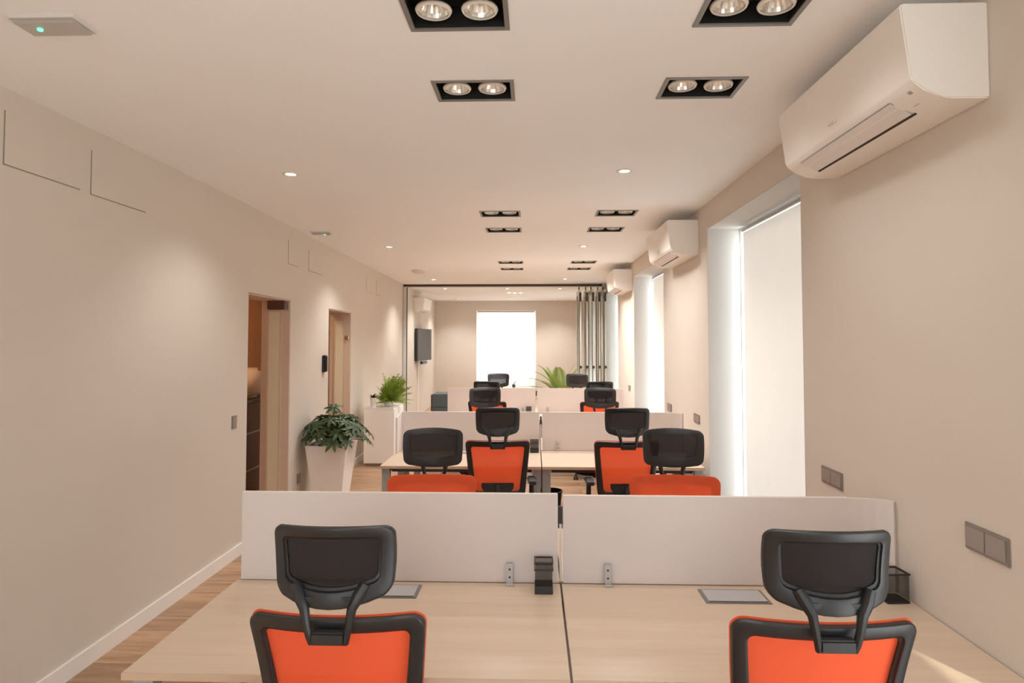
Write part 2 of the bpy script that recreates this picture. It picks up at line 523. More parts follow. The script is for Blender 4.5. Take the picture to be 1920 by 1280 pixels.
# side room behind the doorways
bm = BM()
box(bm, -3.80, -3.75, 4.6, 9.6, 0, H)
struct(obj('wall_side_room', bm, M['orangew']))
bm = BM(); box(bm, -3.75, LX(4.6)-WT, 4.55, 4.6, 0, H); box(bm, -3.75, LX(9.6)-WT, 9.6, 9.65, 0, H)
struct(obj('wall_side_room_ends', bm, M['wall']))
t = thing('drawer_cabinet', 'dark brown drawer cabinet seen through the first doorway', 'cabinet', (-3.45, 7.35, 0))
boxo('body', (-.28, .20, -.75, .9, 0, 1.06), M['dbrown'], t)
for k, z in enumerate((.03, .30, .72)):
    hh = (.25, .40, .32)[k]
    boxo('drawer_front', (.20, .218, -.74, .89, z, z+hh), M['dbrown'], t)
for z in (.285, .705):
    boxo('light_rail', (.20, .224, -.74, .89, z-.003, z+.012), M['plate'], t)
boxo('top_board', (-.29, .23, -.76, .91, 1.06, 1.085), M['dsteel'], t)
bm = BM(); box(bm, -3.45, -3.28, 7.2, 7.7, 1.086, 1.44, bev=.04)
tag(obj('towel_pile', bm, M['cream'], smooth=True), 'pale folded cloth pile on the dark cabinet behind the first doorway', 'towel')
ld = bpy.data.lights.new('side_room_fill', 'POINT'); ld.energy = 16; ld.color = (1, .72, .45); ld.shadow_soft_size = .12  # warm point light added to brighten the side room, no fitting
lo = bpy.data.objects.new('side_room_fill', ld); COL.objects.link(lo); lo.location = (-3.2, 6.6, 2.6)

# ------------------------------------------------------------------ access panels high on the left wall
def access(y, w, z0, z1, label):
    bm = BM()
    t = thing('access_panel', label, 'panel', (LX(y+w/2), y+w/2, z0), -math.atan(.03) if False else (math.atan(.03) if y > 5.3 else 0), 'access panels on the left wall')
    h = z1-z0
    boxo('cover', (.0, .003, -w/2+.004, w/2-.0, .004, h-.0), M['wall'], t)
    bm = BM()
    for d in ((0, .0015, -w/2-.002, -w/2+.004, 0, h), (0, .0015, -w/2, w/2, -.002, .004)):
        box(bm, *d)
    obj('gap_shade_strip', bm, M['plate'], t)  # dark strips stand in for the shade along two panel edges
access(2.83, .50, 2.56, 2.81, 'flush wall-coloured access panel nearest the camera, high on left wall')
access(3.41, .50, 2.555, 2.80, 'flush wall-coloured access panel, second from camera, high on left wall')
access(6.33, .30, 2.53, 2.77, 'small flush access panel above and past the first doorway')
access(6.97, .50, 2.53, 2.76, 'flush access panel above the black intercom on left wall')
access(9.74, .40, 2.52, 2.76, 'flush access panel above the white cabinet on left wall')
access(10.46, .40, 2.52, 2.76, 'last flush access panel on left wall before the partition')

# ------------------------------------------------------------------ switches, sockets, intercom
def plate(x, y, z, w, h, face, label, n=2, cat='switch', name='switch_plate', grp=None):
    """face +1: looks to +x (left wall); -1: looks to -x (right wall)"""
    t = thing(name, label, cat, (x, y, z), 0, grp)
    def bx(nm, x0, x1, y0, y1, z0, z1, m, bev=0):
        a, b = sorted((x0*face, x1*face))
        return boxo(nm, (a, b, y0, y1, z0, z1), m, t, bev=bev)
    bx('plate', 0, .007, -w/2, w/2, -h/2, h/2, M['plate'], .002)
    iw = (w-.018-.004*(n-1))/n
    for k in range(n):
        y0 = -w/2+.009+k*(iw+.004)
        if cat == 'switch':
            bx('rocker', .007, .011, y0, y0+iw, -h/2+.010, h/2-.010, M['rocker'], .0015)
        else:
            bx('socket', .007, .010, y0, y0+iw, -h/2+.010, h/2-.010, M['rocker'], .0015)
    return t
g = 'switch and socket plates on the right wall'
plate(XR, 2.145, 1.102, .20, .088, -1, 'large grey double rocker switch plate, nearest on the right wall', grp=g)
plate(XR, 3.22, 1.087, .22, .082, -1, 'grey double plate on right wall just before the big blind', grp=g)
plate(XR, 5.82, 1.065, .20, .080, -1, 'grey plate on right wall past the big blind, nearer of two', grp=g)
plate(XR, 6.97, 1.050, .20, .080, -1, 'grey plate on right wall just before the second window', grp=g)
plate(XR, 9.85, 1.05, .20, .080, -1, 'small grey plate on right wall past the second window', grp=g)
plate(LX(5.15), 5.15, 1.10, .085, .105, 1, 'single grey light switch on left wall before the first doorway', n=1)
plate(LX(6.72), 6.72, .318, .10, .10, 1, 'low grey wall socket between first doorway and leafy planter', n=1, cat='socket', name='wall_socket')
t = thing('intercom', 'slim black intercom handset on left wall between the two doorways', 'intercom', (LX(7.56), 7.56, 1.49))
boxo('body', (0, .035, -.055, .055, -.10, .10), M['blackpl'], t, bev=.008)
boxo('handset', (.035, .058, -.045, -.012, -.09, .09), M['blackpl'], t, bev=.006)
boxo('grey_panel', (.035, .038, .002, .045, -.04, .06), M['alu'], t)

# ------------------------------------------------------------------ ceiling fittings
def grid(g, label, k):
    x0, x1, y0, y1 = g
    t = thing('recessed_grid_light', label, 'ceiling light', ((x0+x1)/2, (y0+y1)/2, H), 0, 'double recessed ceiling lights')
    a, b = (x1-x0)/2, (y1-y0)/2
    bm = BM(); f = .014
    slab(bm, [-a-.004, a+.004, -a+f, a-f], [-b-.004, b+.004, -b+f, b-f], [(-a+f, a-f, -b+f, b-f)], -.005, .001, lambda u, v, t: (u, v, t))
    obj('frame', bm, M['gridf'], t)
    bm = BM()
    slab(bm, [-a+.001, a-.001, -a+.008, a-.008], [-b+.001, b-.001, -b+.008, b-.008], [(-a+.008, a-.008, -b+.008, b-.008)], .0, .085, lambda u, v, t: (u, v, t))
    box(bm, -a+.001, a-.001, -b+.001, b-.001, .085, .10)
    obj('housing', bm, M['gridb'], t)
    for s in (-1, 1):
        cx = s*.082
        bm = BM()
        n = 32
        # faceted reflector bowl
        prof = [(.055, .012), (.050, .026), (.036, .052), (.016, .066)]
        rings = []
        for r, h in prof:
            rings.append([bm.verts.new((cx + r*(1+.04*(k2 % 2))*math.cos(2*math.pi*k2/n), r*(1+.04*(k2 % 2))*math.sin(2*math.pi*k2/n), h)) for k2 in range(n)])
        for i in range(3):
            for q in range(n): bm.faces.new((rings[i][q], rings[i][(q+1) % n], rings[i+1][(q+1) % n], rings[i+1][q]))
        bm.faces.new(rings[-1])
        r_ = obj('reflector', bm, M['refl'], t)
        bm = BM(); lathe(bm, [(.055, .004), (.062, .004), (.066, .012), (.062, .02), (.0565, .014), (.055, .004)], c=(cx, 0, 0), n=32, cap=False)
        obj('lamp_rim', bm, M['lampring'], t, smooth=True)
        bm = BM(); lathe(bm, [(.014, .058), (.014, .064)], c=(cx, 0, 0), n=16)
        obj('led_chip', bm, M['lampring'], r_)
    grid_fill(t, y0)
def grid_fill(t, y):  # fill spot added below each fitting to lift desks, walls and ceiling
    d = bpy.data.lights.new('grid_fill', 'SPOT'); d.energy = GRID_NEAR if y < 4 else (GRID_FAR if y < 8 else GRID_FAR * 1.9); d.color = (1, .97, .94)
    d.spot_size = R_(140); d.spot_blend = .9; d.shadow_soft_size = .06
    o = bpy.data.objects.new('grid_fill', d); COL.objects.link(o); o.parent = t; o.location = (0, 0, -.03)
where = ['at the top edge of the picture', 'just behind the nearest one', 'first of the middle four', 'second of the middle four', 'first of the far four', 'last one before the partition']
for i, g in enumerate(GR):
    side = 'left-hand' if i % 2 == 0 else 'right-hand'
    grid(g, '%s double recessed ceiling light, %s' % (side, where[i//2]), i)

def spot(x, y, label, lit=True, r=.055):
    t = thing('downlight', label, 'downlight', (x, y, H), 0, 'small round downlights')
    bm = BM(); lathe(bm, [(r*.62, -.001), (r*.66, -.007), (r, -.006), (r*1.04, 0)], n=28, cap=False)
    obj('trim_ring', bm, M['spotring'], t, smooth=True)
    bm = BM(); lathe(bm, [(r*.64, -.003), (r*.64, -.0015)], n=24)
    obj('lamp_lens', bm, M['glow'], t)
    d = bpy.data.lights.new('downlight_beam', 'SPOT'); d.energy = SPOT_W * (.55 if y < 5 else (1.0 if y < 9 else 1.5)); d.color = (1, .965, .93)
    d.spot_size = R_(125); d.spot_blend = .8; d.shadow_soft_size = .03
    o = bpy.data.objects.new('downlight_beam', d); COL.objects.link(o); o.parent = t; o.location = (0, 0, -.02)
spot(-1.683, 4.373, 'lit round downlight, nearest on the left of the ceiling')
spot(.623, 4.366, 'lit round downlight, nearest on the right of the ceiling')
spot(-1.765, 7.80, 'lit round downlight, second along the left of the ceiling')
spot(.613, 7.83, 'lit round downlight, second along the right of the ceiling')
spot(-1.864, 11.94, 'lit round downlight beside the smoke detector near the partition')
spot(.585, 11.92, 'lit round downlight on the right just before the partition track')
for (x, y, l) in ((-1.93, 14.0, 'left front'), (-.57, 14.05, 'middle front'), (.586, 14.1, 'right front'), (-2.03, 17.3, 'left rear'), (-.62, 17.3, 'middle rear'), (.58, 17.35, 'right rear')):
    spot(x, y, 'lit round downlight in the room past the partition, ' + l)
for k, x in enumerate((-.575, -.445, -.30)):
    bm = BM(); lathe(bm, [(.03, -.004), (.036, 0)], n=20)
    tag(obj('mini_spot', bm, M['glow'], loc=(x, 15.32, H)), '%s of three tiny clustered lamps on the far room ceiling' % ('leftmost', 'middle one', 'rightmost')[k], 'downlight', 'tiny clustered lamps')

def emergency(x, y, label, big=True):
    t = thing('emergency_light', label, 'emergency light', (x, y, H), 0)
    a, b = (.128, .065) if big else (.11, .05)
    bm = BM(); prism(bm, [(-a, 0), (a, 0), (a-.01, -.012), (-a+.01, -.012)], 'y', -b, b); obj('body', bm, M['embody'], t)
    boxo('lens', (-a+.016, a-.016, -b+.012, b-.012, -.024, -.012), M['emlens'], t, bev=.004)
    bm = BM(); lathe(bm, [(.009, -.030), (.010, -.024)], c=((-.045 if big else .04), -.005, 0), n=16); obj('green_led', bm, M['green'], t)
emergency(-1.755, 2.255, 'flat emergency light with glowing green lamp in top left corner')
emergency(-2.26, 6.75, 'small emergency light with green lamp by the left wall', False)
t = thing('smoke_detector', 'round white smoke detector on the ceiling before the partition', 'smoke detector', (-1.86, 10.4, H))
bm = BM(); lathe(bm, [(.02, -.055), (.085, -.05), (.12, -.03), (.125, -.012)], n=32); obj('cover', bm, M['embody'], t, smooth=True, autos=True)
bm = BM(); lathe(bm, [(.13, -.012), (.13, 0)], n=32); obj('base_ring', bm, M['whitep'], t)

# ------------------------------------------------------------------ air conditioners
def ac(loc, rz, label, L=1.03):
    t = thing('air_conditioner', label, 'air conditioner', loc, rz, 'white wall air conditioners')
    # local: wall at x=0, unit reaches to -x, length along +y from 0
    prof = [(0, .312), (-.268, .312), (-.278, .304), (-.249, .072), (-.240, .055), (-.205, .027), (-.15, .006), (-.12, 0), (0, 0)]
    bm = BM(); prism(bm, prof, 'y', 0, L, bev=.0045)
    obj('casing', bm, M['acw'], t, smooth=True, autos=True)
    # flap on the lower slope
    a = Vector((-.232, 0, .0465)); b = Vector((-.135, 0, -.0005))
    d = (b-a).normalized(); nrm = Vector((d.z, 0, -d.x)); 
    if nrm.z > 0: nrm = -nrm
    def strip(nm, s0, s1, y0, y1, h, m):
        bm = BM(); p = a+d*s0; q = a+d*s1
        vs = [(p.x, p.z), (q.x, q.z), (q.x+nrm.x*h, q.z+nrm.z*h), (p.x+nrm.x*h, p.z+nrm.z*h)]
        prism(bm, vs, 'y', y0, y1); return obj(nm, bm, m, t)
    strip('flap', .006, .088, .16, L-.13, .005, M['acflap'])
    strip('outlet_gap', .092, .100, .15, L-.13, .0035, M['acgap'])
    strip('flap_seam', .0025, .0045, .16, L-.13, .0035, M['mark'])
    strip('flap_seam', .006, .092, L-.129, L-.126, .0035, M['mark'])
    strip('flap_seam', .006, .092, .156, .158, .0035, M['mark'])
    strip('printed_mark', .026, .050, .098, .126, .0032, M['mark'])
    strip('printed_mark', .056, .060, .085, .125, .0032, M['mark'])
    strip('printed_mark', .066, .069, .085, .115, .0032, M['mark'])
    strip('printed_mark', .008, .022, .045, .062, .0032, M['mark'])
    bm = BM(); box(bm, -.2595, -.2565, .50, .56, .098, .108); obj('maker_mark', bm, M['acflap'], t)
    return t
ac((XR, 2.075, 2.529), 0, 'largest white wall air conditioner, at top right, nearest the camera')
ac((XR, 5.70, 2.515), 0, 'white wall air conditioner between the first and second windows')
ac((XR, 9.52, 2.51), 0, 'white wall air conditioner beside the folded partition doors')
ac((LX(15.1)+.0, 15.35, 2.43), math.pi, 'white wall air conditioner above the television in the far room')

# ------------------------------------------------------------------ desks
def desk(loc, rz, w, d, flap, label, grp, legs=(1, 1)):
    """origin at the middle of the front edge on the floor; extends to +y"""
    t = thing('bench_desk', label, 'desk', loc, rz, grp)
    a = w/2
    boxo('desktop', (-a, a, 0, d, .727, .75), M['desk'], t, bev=.0015)
    boxo('edge_band', (-a, a, -.0012, .0, .728, .749), M['deskedge'], t)
    for s, on in ((-1, legs[0]), (1, legs[1])):
        if not on: continue
        x = s*(a-.036)
        bm = BM()
        box(bm, x-.032, x+.032, .05, .10, .0, .69)
        box(bm, x-.032, x+.032, d-.10, d-.05, .0, .69)
        box(bm, x-.032, x+.032, .05, d-.05, .69, .727)
        obj('leg_frame', bm, M['steel'], t)
    boxo('beam', (-a+.075, a-.075, .10, .14, .685, .727), M['dsteel'], t)
    if flap:
        fx, fy = flap
        fl = boxo('cable_flap', (fx-.125, fx+.125, fy-.068, fy+.068, .750, .7535), M['gridf'], t, bev=.001)
        boxo('flap_lid', (fx-.112, fx+.112, fy-.052, fy+.056, .7535, .7555), M['flap'], fl)
        boxo('flap_slot', (fx-.112, fx+.112, fy-.060, fy-.054, .7535, .7540), M['acgap'], fl)
    return t
benches = [  # x0, seam, x1, front, screen, far edge
    (-1.247, .112, 1.455, 1.945, 2.72, 3.50, 'first'),
    (-1.238, .066, 1.36, 5.19, 5.97, 6.75, 'second'),
    (-1.21, .038, 1.258, 8.28, 9.05, 9.83, 'third')]
for (x0, xs, x1, yf, ys, yb, nm) in benches:
    g = 'desks of the %s bench' % nm
    wl_, wr_ = xs-x0-.004, x1-xs-.004
    desk(((x0+xs)/2-.002, yf, 0), 0, wl_, ys-.014-yf, (-.013-.0 if nm == 'first' else 0, .655), 'pale wood desk, near left place of the %s bench' % nm, g)
    desk(((x1+xs)/2+.002, yf, 0), 0, wr_, ys-.014-yf, (.0, .645), 'pale wood desk, near right place of the %s bench' % nm, g)
    desk(((x0+xs)/2-.002, yb, 0), math.pi, wl_, yb-ys-.014, None, 'pale wood desk behind the screen, far left place of the %s bench' % nm, g)
    desk(((x1+xs)/2+.002, yb, 0), math.pi, wr_, yb-ys-.014, None, 'pale wood desk behind the screen, far right place of the %s bench' % nm, g)

def screen(x0, x1, y, z0, z1, label, clamps, wing=0, curve=0):
    t = thing('desk_screen', label, 'screen', ((x0+x1)/2, y, z0), 0, 'pale desk divider screens')
    a = (x1-x0)/2; h = z1-z0
    bm = BM()
    pts = []
    n = 2
    if curve:
        pts = [(-a, 0), (a-.16, 0), (a-.10, -.004), (a-.055, -.014), (a-.02, -.032), (a, -.055)]
    else:
        pts = [(-a, 0), (a, 0)]
    if wing:
        pts = [(-a+.0, -.22)] + [(-a+.0, -.008)] + pts[1:]
    th = .009
    front, back = [], []
    P2 = [Vector((p[0], p[1])) for p in pts]
    for i, p in enumerate(P2):
        d0 = (P2[i]-P2[i-1]).normalized() if i > 0 else None
        d1 = (P2[i+1]-P2[i]).normalized() if i < len(P2)-1 else None
        d = ((d0 or d1) + (d1 or d0)).normalized()
        nrm = Vector((d.y, -d.x))
        front.append(p+nrm*th); back.append(p-nrm*th)
    poly = [(v.x, v.y) for v in front] + [(v.x, v.y) for v in reversed(back)]
    prism(bm, poly, 'z', 0, h-.0)
    if wing:
        for v in bm.verts:
            if v.co.y < -.15 and v.co.z > .1: v.co.z -= .03
    obj('panel', bm, M['screen'], t)
    boxo('top_trim', (-a+.002, a-(.16 if curve else .002), -.0095, .0095, h, h+.003), M['screen_edge'], t)
    for cx in clamps:
        lx = cx-(x0+x1)/2
        c = boxo('clamp', (lx-.014, lx+.014, -.030, -.0095, -.0, .083), M['alu'], t, bev=.002)
        for zz in (.028, .060):
            bm = BM(); lathe(bm, [(.0045, -.0312), (.0045, -.0295)], c=(lx, 0, zz), n=12, axis='y'); obj('screw', bm, M['dsteel'], c)
        boxo('clamp_foot', (lx-.014, lx+.014, -.048, -.030, .0, .006), M['alu'], c)
scr = [
    (-1.232, .101, 2.72, .7515, 1.113, 'pale grey fabric screen on the nearest bench, left half', (-.099, ), 0, 0),
    (.123, 1.452, 2.72, .7515, 1.107, 'pale grey fabric screen on the nearest bench, right half by wall', (.305, ), 0, 1),
    (-1.225, .056, 5.97, .7515, 1.100, 'beige screen with short side wing on the second bench, left half', (-.1,), 1, 0),
    (.080, 1.355, 5.97, .7515, 1.098, 'beige fabric screen on the second bench, right half', (.22,), 0, 1),
    (-1.205, .026, 9.05, .7515, 1.098, 'beige fabric screen on the third bench, left half', (-.15,), 0, 0),
    (.056, 1.252, 9.05, .7515, 1.095, 'beige fabric screen on the third bench, right half', (.2,), 0, 1)]
for s_ in scr: screen(s_[0], s_[1], s_[2], s_[3], s_[4], s_[5], s_[6], s_[7], s_[8])
for (x, y, nm) in ((.112, 2.722, 'nearest'), (.068, 5.972, 'second'), (.041, 9.052, 'third')):
    t = thing('screen_post', 'narrow pale post with black connector between the %s bench screens' % nm, 'post', (x, y, .7515), 0, 'posts between screens')
    boxo('post', (-.0045, .0045, .0, .012, 0, .24), M['screen_edge'], t)
    boxo('connector', (-.0085, .0085, -.004, .014, .24, .31), M['blackpl'], t)

# ------------------------------------------------------------------ pencil cups
def cup(x, y, w, h, label, rz=0, tall=True):
    t = thing('pencil_cup', label, 'pencil cup', (x, y, .751), rz, 'black mesh pencil cups')
    a = w/2; th = .0015
    bm = BM()
    slab(bm, [-a, a, -a+th, a-th], [-a, a, -a+th, a-th], [(-a+th, a-th, -a+th, a-th)], .03 if tall else .004, h-.006, lambda u, v, t: (u*(1 if t < .1 else 1), v, t))
    obj('mesh_sides', bm, M['cupmesh'], t)
    boxo('solid_base', (-a-.001, a+.001, -a-.001, a+.001, 0, .03 if tall else .006), M['blackpl'], t)
    bm = BM(); slab(bm, [-a-.003, a+.003, -a+.003, a-.003], [-a-.003, a+.003, -a+.003, a-.003], [(-a+.003, a-.003, -a+.003, a-.003)], h-.006, h, lambda u, v, t: (u, v, t))
    if tall:
        slab(bm, [-a-.003, a+.003, -a, a], [-a-.003, a+.003, -a, a], [(-a, a, -a, a)], h-.034, h-.028, lambda u, v, t: (u, v, t))
    obj('rim', bm, M['blackpl'], t)
cup(.040, 2.625, .070, .125, 'black mesh pencil cup against left screen of the nearest bench')
cup(1.39, 2.585, .086, .112, 'black mesh cube cup in the corner behind the right chair', R_(4), False)
cup(.008, 5.87, .075, .11, 'black mesh pencil cup on the second bench beside the screen gap')
cup(-.065, 8.95, .075, .10, 'black mesh pencil cup on the third bench beside the screen gap')

# ------------------------------------------------------------------ office chairs
def outline(wt, wb, z0, z1, r, n=10, bulge_b=0.0, bulge_t=0.0, side=0.0):
    """closed outline in (x,z), 4 rounded corners with bulging edges, same count for any size"""
    pts = []
    def lerp(a, b, t): return a+(b-a)*t
    def half(z): 
        t = (z-z0)/(z1-z0)
        return lerp(wb, wt, t)/2 + side*math.sin(math.pi*min(max(t, 0), 1))
    # corners: br, tr, tl, bl
    for (sx, sz) in ((1, -1), (1, 1), (-1, 1), (-1, -1)):
        for k in range(n+1):
            a = math.pi/2*k/n
            if (sx, sz) == (1, -1): ox, oz = math.sin(a), -math.cos(a)
            elif (sx, sz) == (1, 1): ox, oz = math.cos(a), math.sin(a)
            elif (sx, sz) == (-1, 1): ox, oz = -math.sin(a), math.cos(a)
            else: ox, oz = -math.cos(a), -math.sin(a)
            zc = (z0+r) if sz < 0 else (z1-r)
            z = zc + r*oz
            hw = half(z)
            x = sx*(hw-r) + r*ox
            pts.append((x, z))
        # straight run to next corner subdivided
        nxt = {(1, -1): (1, 1), (1, 1): (-1, 1), (-1, 1): (-1, -1), (-1, -1): (1, -1)}[(sx, sz)]
        zc1 = (z0+r) if nxt[1] < 0 else (z1-r)
        if nxt[0] == sx:
            zs = z
            ze = zc1
            for k in range(1, 8):
                zz = lerp(zs, ze, k/8); pts.append((sx*half(zz), zz))
        else:
            xs = pts[-1][0]; xe = -xs
            zz = z1 if sz > 0 else z0
            for k in range(1, 8): pts.append((lerp(xs, xe, k/8), zz))
    out = []
    for x, z in pts:
        w = max(wt, wb)/2
        q = max(0, 1-(x/w)**2)
        t = (z-z0)/(z1-z0)
        out.append((x, z + bulge_t*q*t - bulge_b*q*(1-t)))
    return out

def ringmesh(bm, outer, inner, yf, th, sec=None):
    sec = sec or [(0, .30), (0, .9), (.1, 1), (.92, 1), (1, .9), (1, .55), (.86, .40), (.80, .08), (.70, 0), (.16, 0), (.05, .1)]
    n = len(outer); rings = []
    for (t, d) in sec:
        ring = []
        for (ox, oz), (ix, iz) in zip(outer, inner):
            x, z = ox+(ix-ox)*t, oz+(iz-oz)*t
            ring.append(bm.verts.new((x, yf(x, z)+(d-.5)*th, z)))
        rings.append(ring)
    m = len(sec)
    for i in range(m):
        A, B = rings[i], rings[(i+1) % m]
        for k in range(n): bm.faces.new((A[k], A[(k+1) % n], B[(k+1) % n], B[k]))

def sheetmesh(bm, outer, yf, off, th=.002, steps=7):
    cx = sum(p[0] for p in outer)/len(outer); cz = sum(p[1] for p in outer)/len(outer)
    n = len(outer)
    for s in (0, 1):
        rings = []
        for i in range(steps):
            f = 1-i/steps
            rings.append([bm.verts.new((cx+(x-cx)*f, yf(cx+(x-cx)*f, cz+(z-cz)*f)+off+th*s, cz+(z-cz)*f)) for x, z in outer])
        c = bm.verts.new((cx, yf(cx, cz)+off+th*s, cz))
        for i in range(steps-1):
            for k in range(n): bm.faces.new((rings[i][k], rings[i][(k+1) % n], rings[i+1][(k+1) % n], rings[i+1][k]))
        for k in range(n): bm.faces.new((rings[-1][k], rings[-1][(k+1) % n], c))
        if s == 0: r0 = rings[0]
        else:
            for k in range(n): bm.faces.new((r0[k], r0[(k+1) % n], rings[0][(k+1) % n], rings[0][k]))

def yback(x, z):
    t = (z-.55)/.45
    return -.28 + .105*(1-t) + .018*math.sin(math.pi*min(max(t, 0), 1)) + .75*x*x
def yhead(x, z):
    return -.300 + 2.1*x*x - .10*(z-1.15) - 1.2*(z-1.16)**2

def make_chair(label, grp):
    t = thing('office_chair', label, 'chair', (0, 0, 0), 0, grp)
    # back
    ou = outline(.500, .420, .555, .999, .040)
    inn = outline(.412, .336, .600, .952, .022)
    bm = BM(); ringmesh(bm, ou, inn, yback, .026); obj('back_frame', bm, M['blackpl'], t, smooth=True, autos=True)
    om = outline(.503, .423, .552, 1.0035, .041)
    bm = BM(); sheetmesh(bm, om, yback, .0135, .004); obj('back_fabric', bm, M['orange'], t, smooth=True, autos=True)
    # lumbar pad and spine
    bm = BM()
    pts = [(-.125, .672), (.125, .672), (.122, .635), (.095, .600), (.03, .585), (-.03, .585), (-.095, .600), (-.122, .635)]
    prism(bm, [(x, z) for x, z in pts], 'y', -.222, -.196, bev=.005)
    obj('lumbar_support', bm, M['blackpl'], t, smooth=True, autos=True)
    bm = BM(); tube(bm, [(0, -.222, .66), (0, -.232, .58), (0, -.225, .50), (0, -.17, .43), (0, -.05, .41)], [.016, .022, .026, .028, .028], n=10, up=Vector((1, 0, 0)))
    obj('back_spine', bm, M['blackpl'], t, smooth=True, autos=True)
    # headrest
    ho = outline(.334, .322, 1.068, 1.247, .026, bulge_b=.032, bulge_t=.010, side=.004)
    hi = outline(.258, .246, 1.112, 1.215, .012, bulge_b=.022, bulge_t=0.007)
    bm = BM(); ringmesh(bm, ho, hi, yhead, .022); hf = obj('headrest_frame', bm, M['blackpl'], t, smooth=True, autos=True)
    hm = outline(.272, .260, 1.104, 1.222, .016, bulge_b=.024, bulge_t=.007)
    bm = BM(); sheetmesh(bm, hm, yhead, .006, .003); obj('headrest_mesh', bm, M['bmesh'], t, smooth=True, autos=True)
    # bracket: two arms and a bridge hooked over the top bar
    for s in (-1, 1):
        bm = BM()
        tube(bm, [(s*.094, -.290, 1.098), (s*.078, -.303, 1.068), (s*.064, -.310, 1.040), (s*.057, -.312, 1.000), (s*.050, -.308, .965), (s*.046, -.302, .946)],
             [.015, .017, .0135, .011, .010, .009], n=10, flat=1.1)
        obj('headrest_arm', bm, M['blackpl'], t, smooth=True, autos=True)
    bm = BM(); box(bm, -.047, .047, -.318, -.286, .944, .978, bev=.005)
    obj('headrest_bridge', bm, M['blackpl'], t, smooth=True, autos=True)
    bm = BM(); box(bm, -.07, .07, -.310, -.290, 1.050, 1.076, bev=.006)
    obj('headrest_plate', bm, M['blackpl'], t, smooth=True, autos=True)
    # seat
    so = []
    n = 40
    bm = BM()
    def seat_ring(f, z):
        ring = []
        for k in range(n):
            a = 2*math.pi*k/n
            ca, sa = math.cos(a), math.sin(a)
            x = .245*f*math.copysign(abs(ca)**.45, ca); y = .225*f*math.copysign(abs(sa)**.5, sa)+.035
            zz = z + (-.02*max(0, (y-.12)/.14)**2 if z > .44 else 0)
            ring.append(bm.verts.new((x, y, zz)))
        return ring
    rs = [seat_ring(f, z) for f, z in ((.90, .425), (.97, .435), (1.0, .455), (.99, .475), (.94, .487), (.7, .485), (.35, .480))]
    for i in range(len(rs)-1):
        for k in range(n): bm.faces.new((rs[i][k], rs[i][(k+1) % n], rs[i+1][(k+1) % n], rs[i+1][k]))
    bm.faces.new(rs[0]); bm.faces.new(rs[-1])
    obj('seat', bm, M['seat'], t, smooth=True)
    boxo('tilt_mechanism', (-.09, .09, -.10, .12, .385, .428), M['blackpl'], t, bev=.01)
    # armrests
    for s in (-1, 1):
        bm = BM()
        tube(bm, [(s*.10, .0, .405), (s*.245, .0, .405), (s*.265, .0, .43), (s*.268, .0, .52), (s*.268, -.02, .655)], [.014, .016, .018, .020, .018], n=10, flat=1.5)
        ar = obj('armrest', bm, M['blackpl'], t, smooth=True, autos=True)
        bm = BM(); box(bm, s*.268-.036, s*.268+.036, -.19, .04, .650, .676, bev=.011)
        obj('arm_pad', bm, M['blackpl'], ar, smooth=True, autos=True)
    # column, star base, castors
    bm = BM(); lathe(bm, [(.028, .10), (.028, .26), (.016, .262), (.016, .395)], n=20); obj('gas_column', bm, M['blackpl'], t, smooth=True, autos=True)
    bm = BM()
    for k in range(5):
        a = 2*math.pi*k/5-math.pi/2
        c, s = math.cos(a), math.sin(a)
        tube(bm, [(.02*c, .02*s, .115), (.15*c, .15*s, .10), (.30*c, .30*s, .078)], [.026, .022, .015], n=8)
    lathe(bm, [(.04, .085), (.045, .10), (.04, .135)], n=20)
    obj('star_base', bm, M['blackpl'], t, smooth=True, autos=True)
    for k in range(5):
        a = 2*math.pi*k/5-math.pi/2
        c, s = math.cos(a)*.30, math.sin(a)*.30
        bm = BM()
        for d in (-.016, .016):
            lathe(bm, [(.010, -.010+d), (.027, -.008+d), (.027, .008+d), (.010, .010+d)], c=(c, s, .027), n=16, axis='x')
        lathe(bm, [(.010, .027), (.010, .072)], c=(c, s, 0), n=10)
        obj('caster', bm, M['blackpl'], t, smooth=True, autos=True)
    return t
chairs = [
    (-.548, 1.755, 0, 0, 'orange and black office chair, left foreground, back to the camera'),
    (.788, 1.755, 0, 0, 'orange and black office chair, right foreground, back to the camera'),
    (-.566, 3.66, 1, 2, 'office chair facing the camera behind the nearest left screen'),
    (.785, 3.69, 1, -5, 'office chair facing the camera behind the nearest right screen'),
    (-.270, 4.88, 0, 3, 'office chair seen from behind at left of the second bench'),
    (.708, 4.88, 0, 1, 'office chair seen from behind at right of the second bench'),
    (-.521, 6.93, 1, 6, 'dark headrest chair facing the camera past the left second screen'),
    (.712, 6.93, 1, -5, 'dark headrest chair facing the camera past the right second screen'),
    (-.592, 8.09, 0, -7, 'orange chair at left of the third bench, seen from behind'),
    (.836, 8.09, 0, 5, 'orange chair at right of the third bench, seen from behind'),
    (-.549, 10.05, 1, 10, 'farthest left chair, headrest outlined against the bright end window'),
    (.676, 10.03, 1, -4, 'farthest right chair, dark headrest beside the palm'),
]
proto = None
for (x, yb, face, ang, lab) in chairs:
    rz = (math.pi if face else 0) + R_(ang)
    # keep the back at (x, yb) while the chair turns about its base
    off = Vector((0, .28)); c, s = math.cos(rz), math.sin(rz)
    px, py = x + (-off.y*s), yb + off.y*c
    if proto is None:
        proto = make_chair(lab, 'orange mesh office chairs'); proto.location = (px, py, 0); proto.rotation_euler = (0, 0, rz)
        first_chair = proto
    else:
        dup(proto, (px, py, 0), rz, lab)

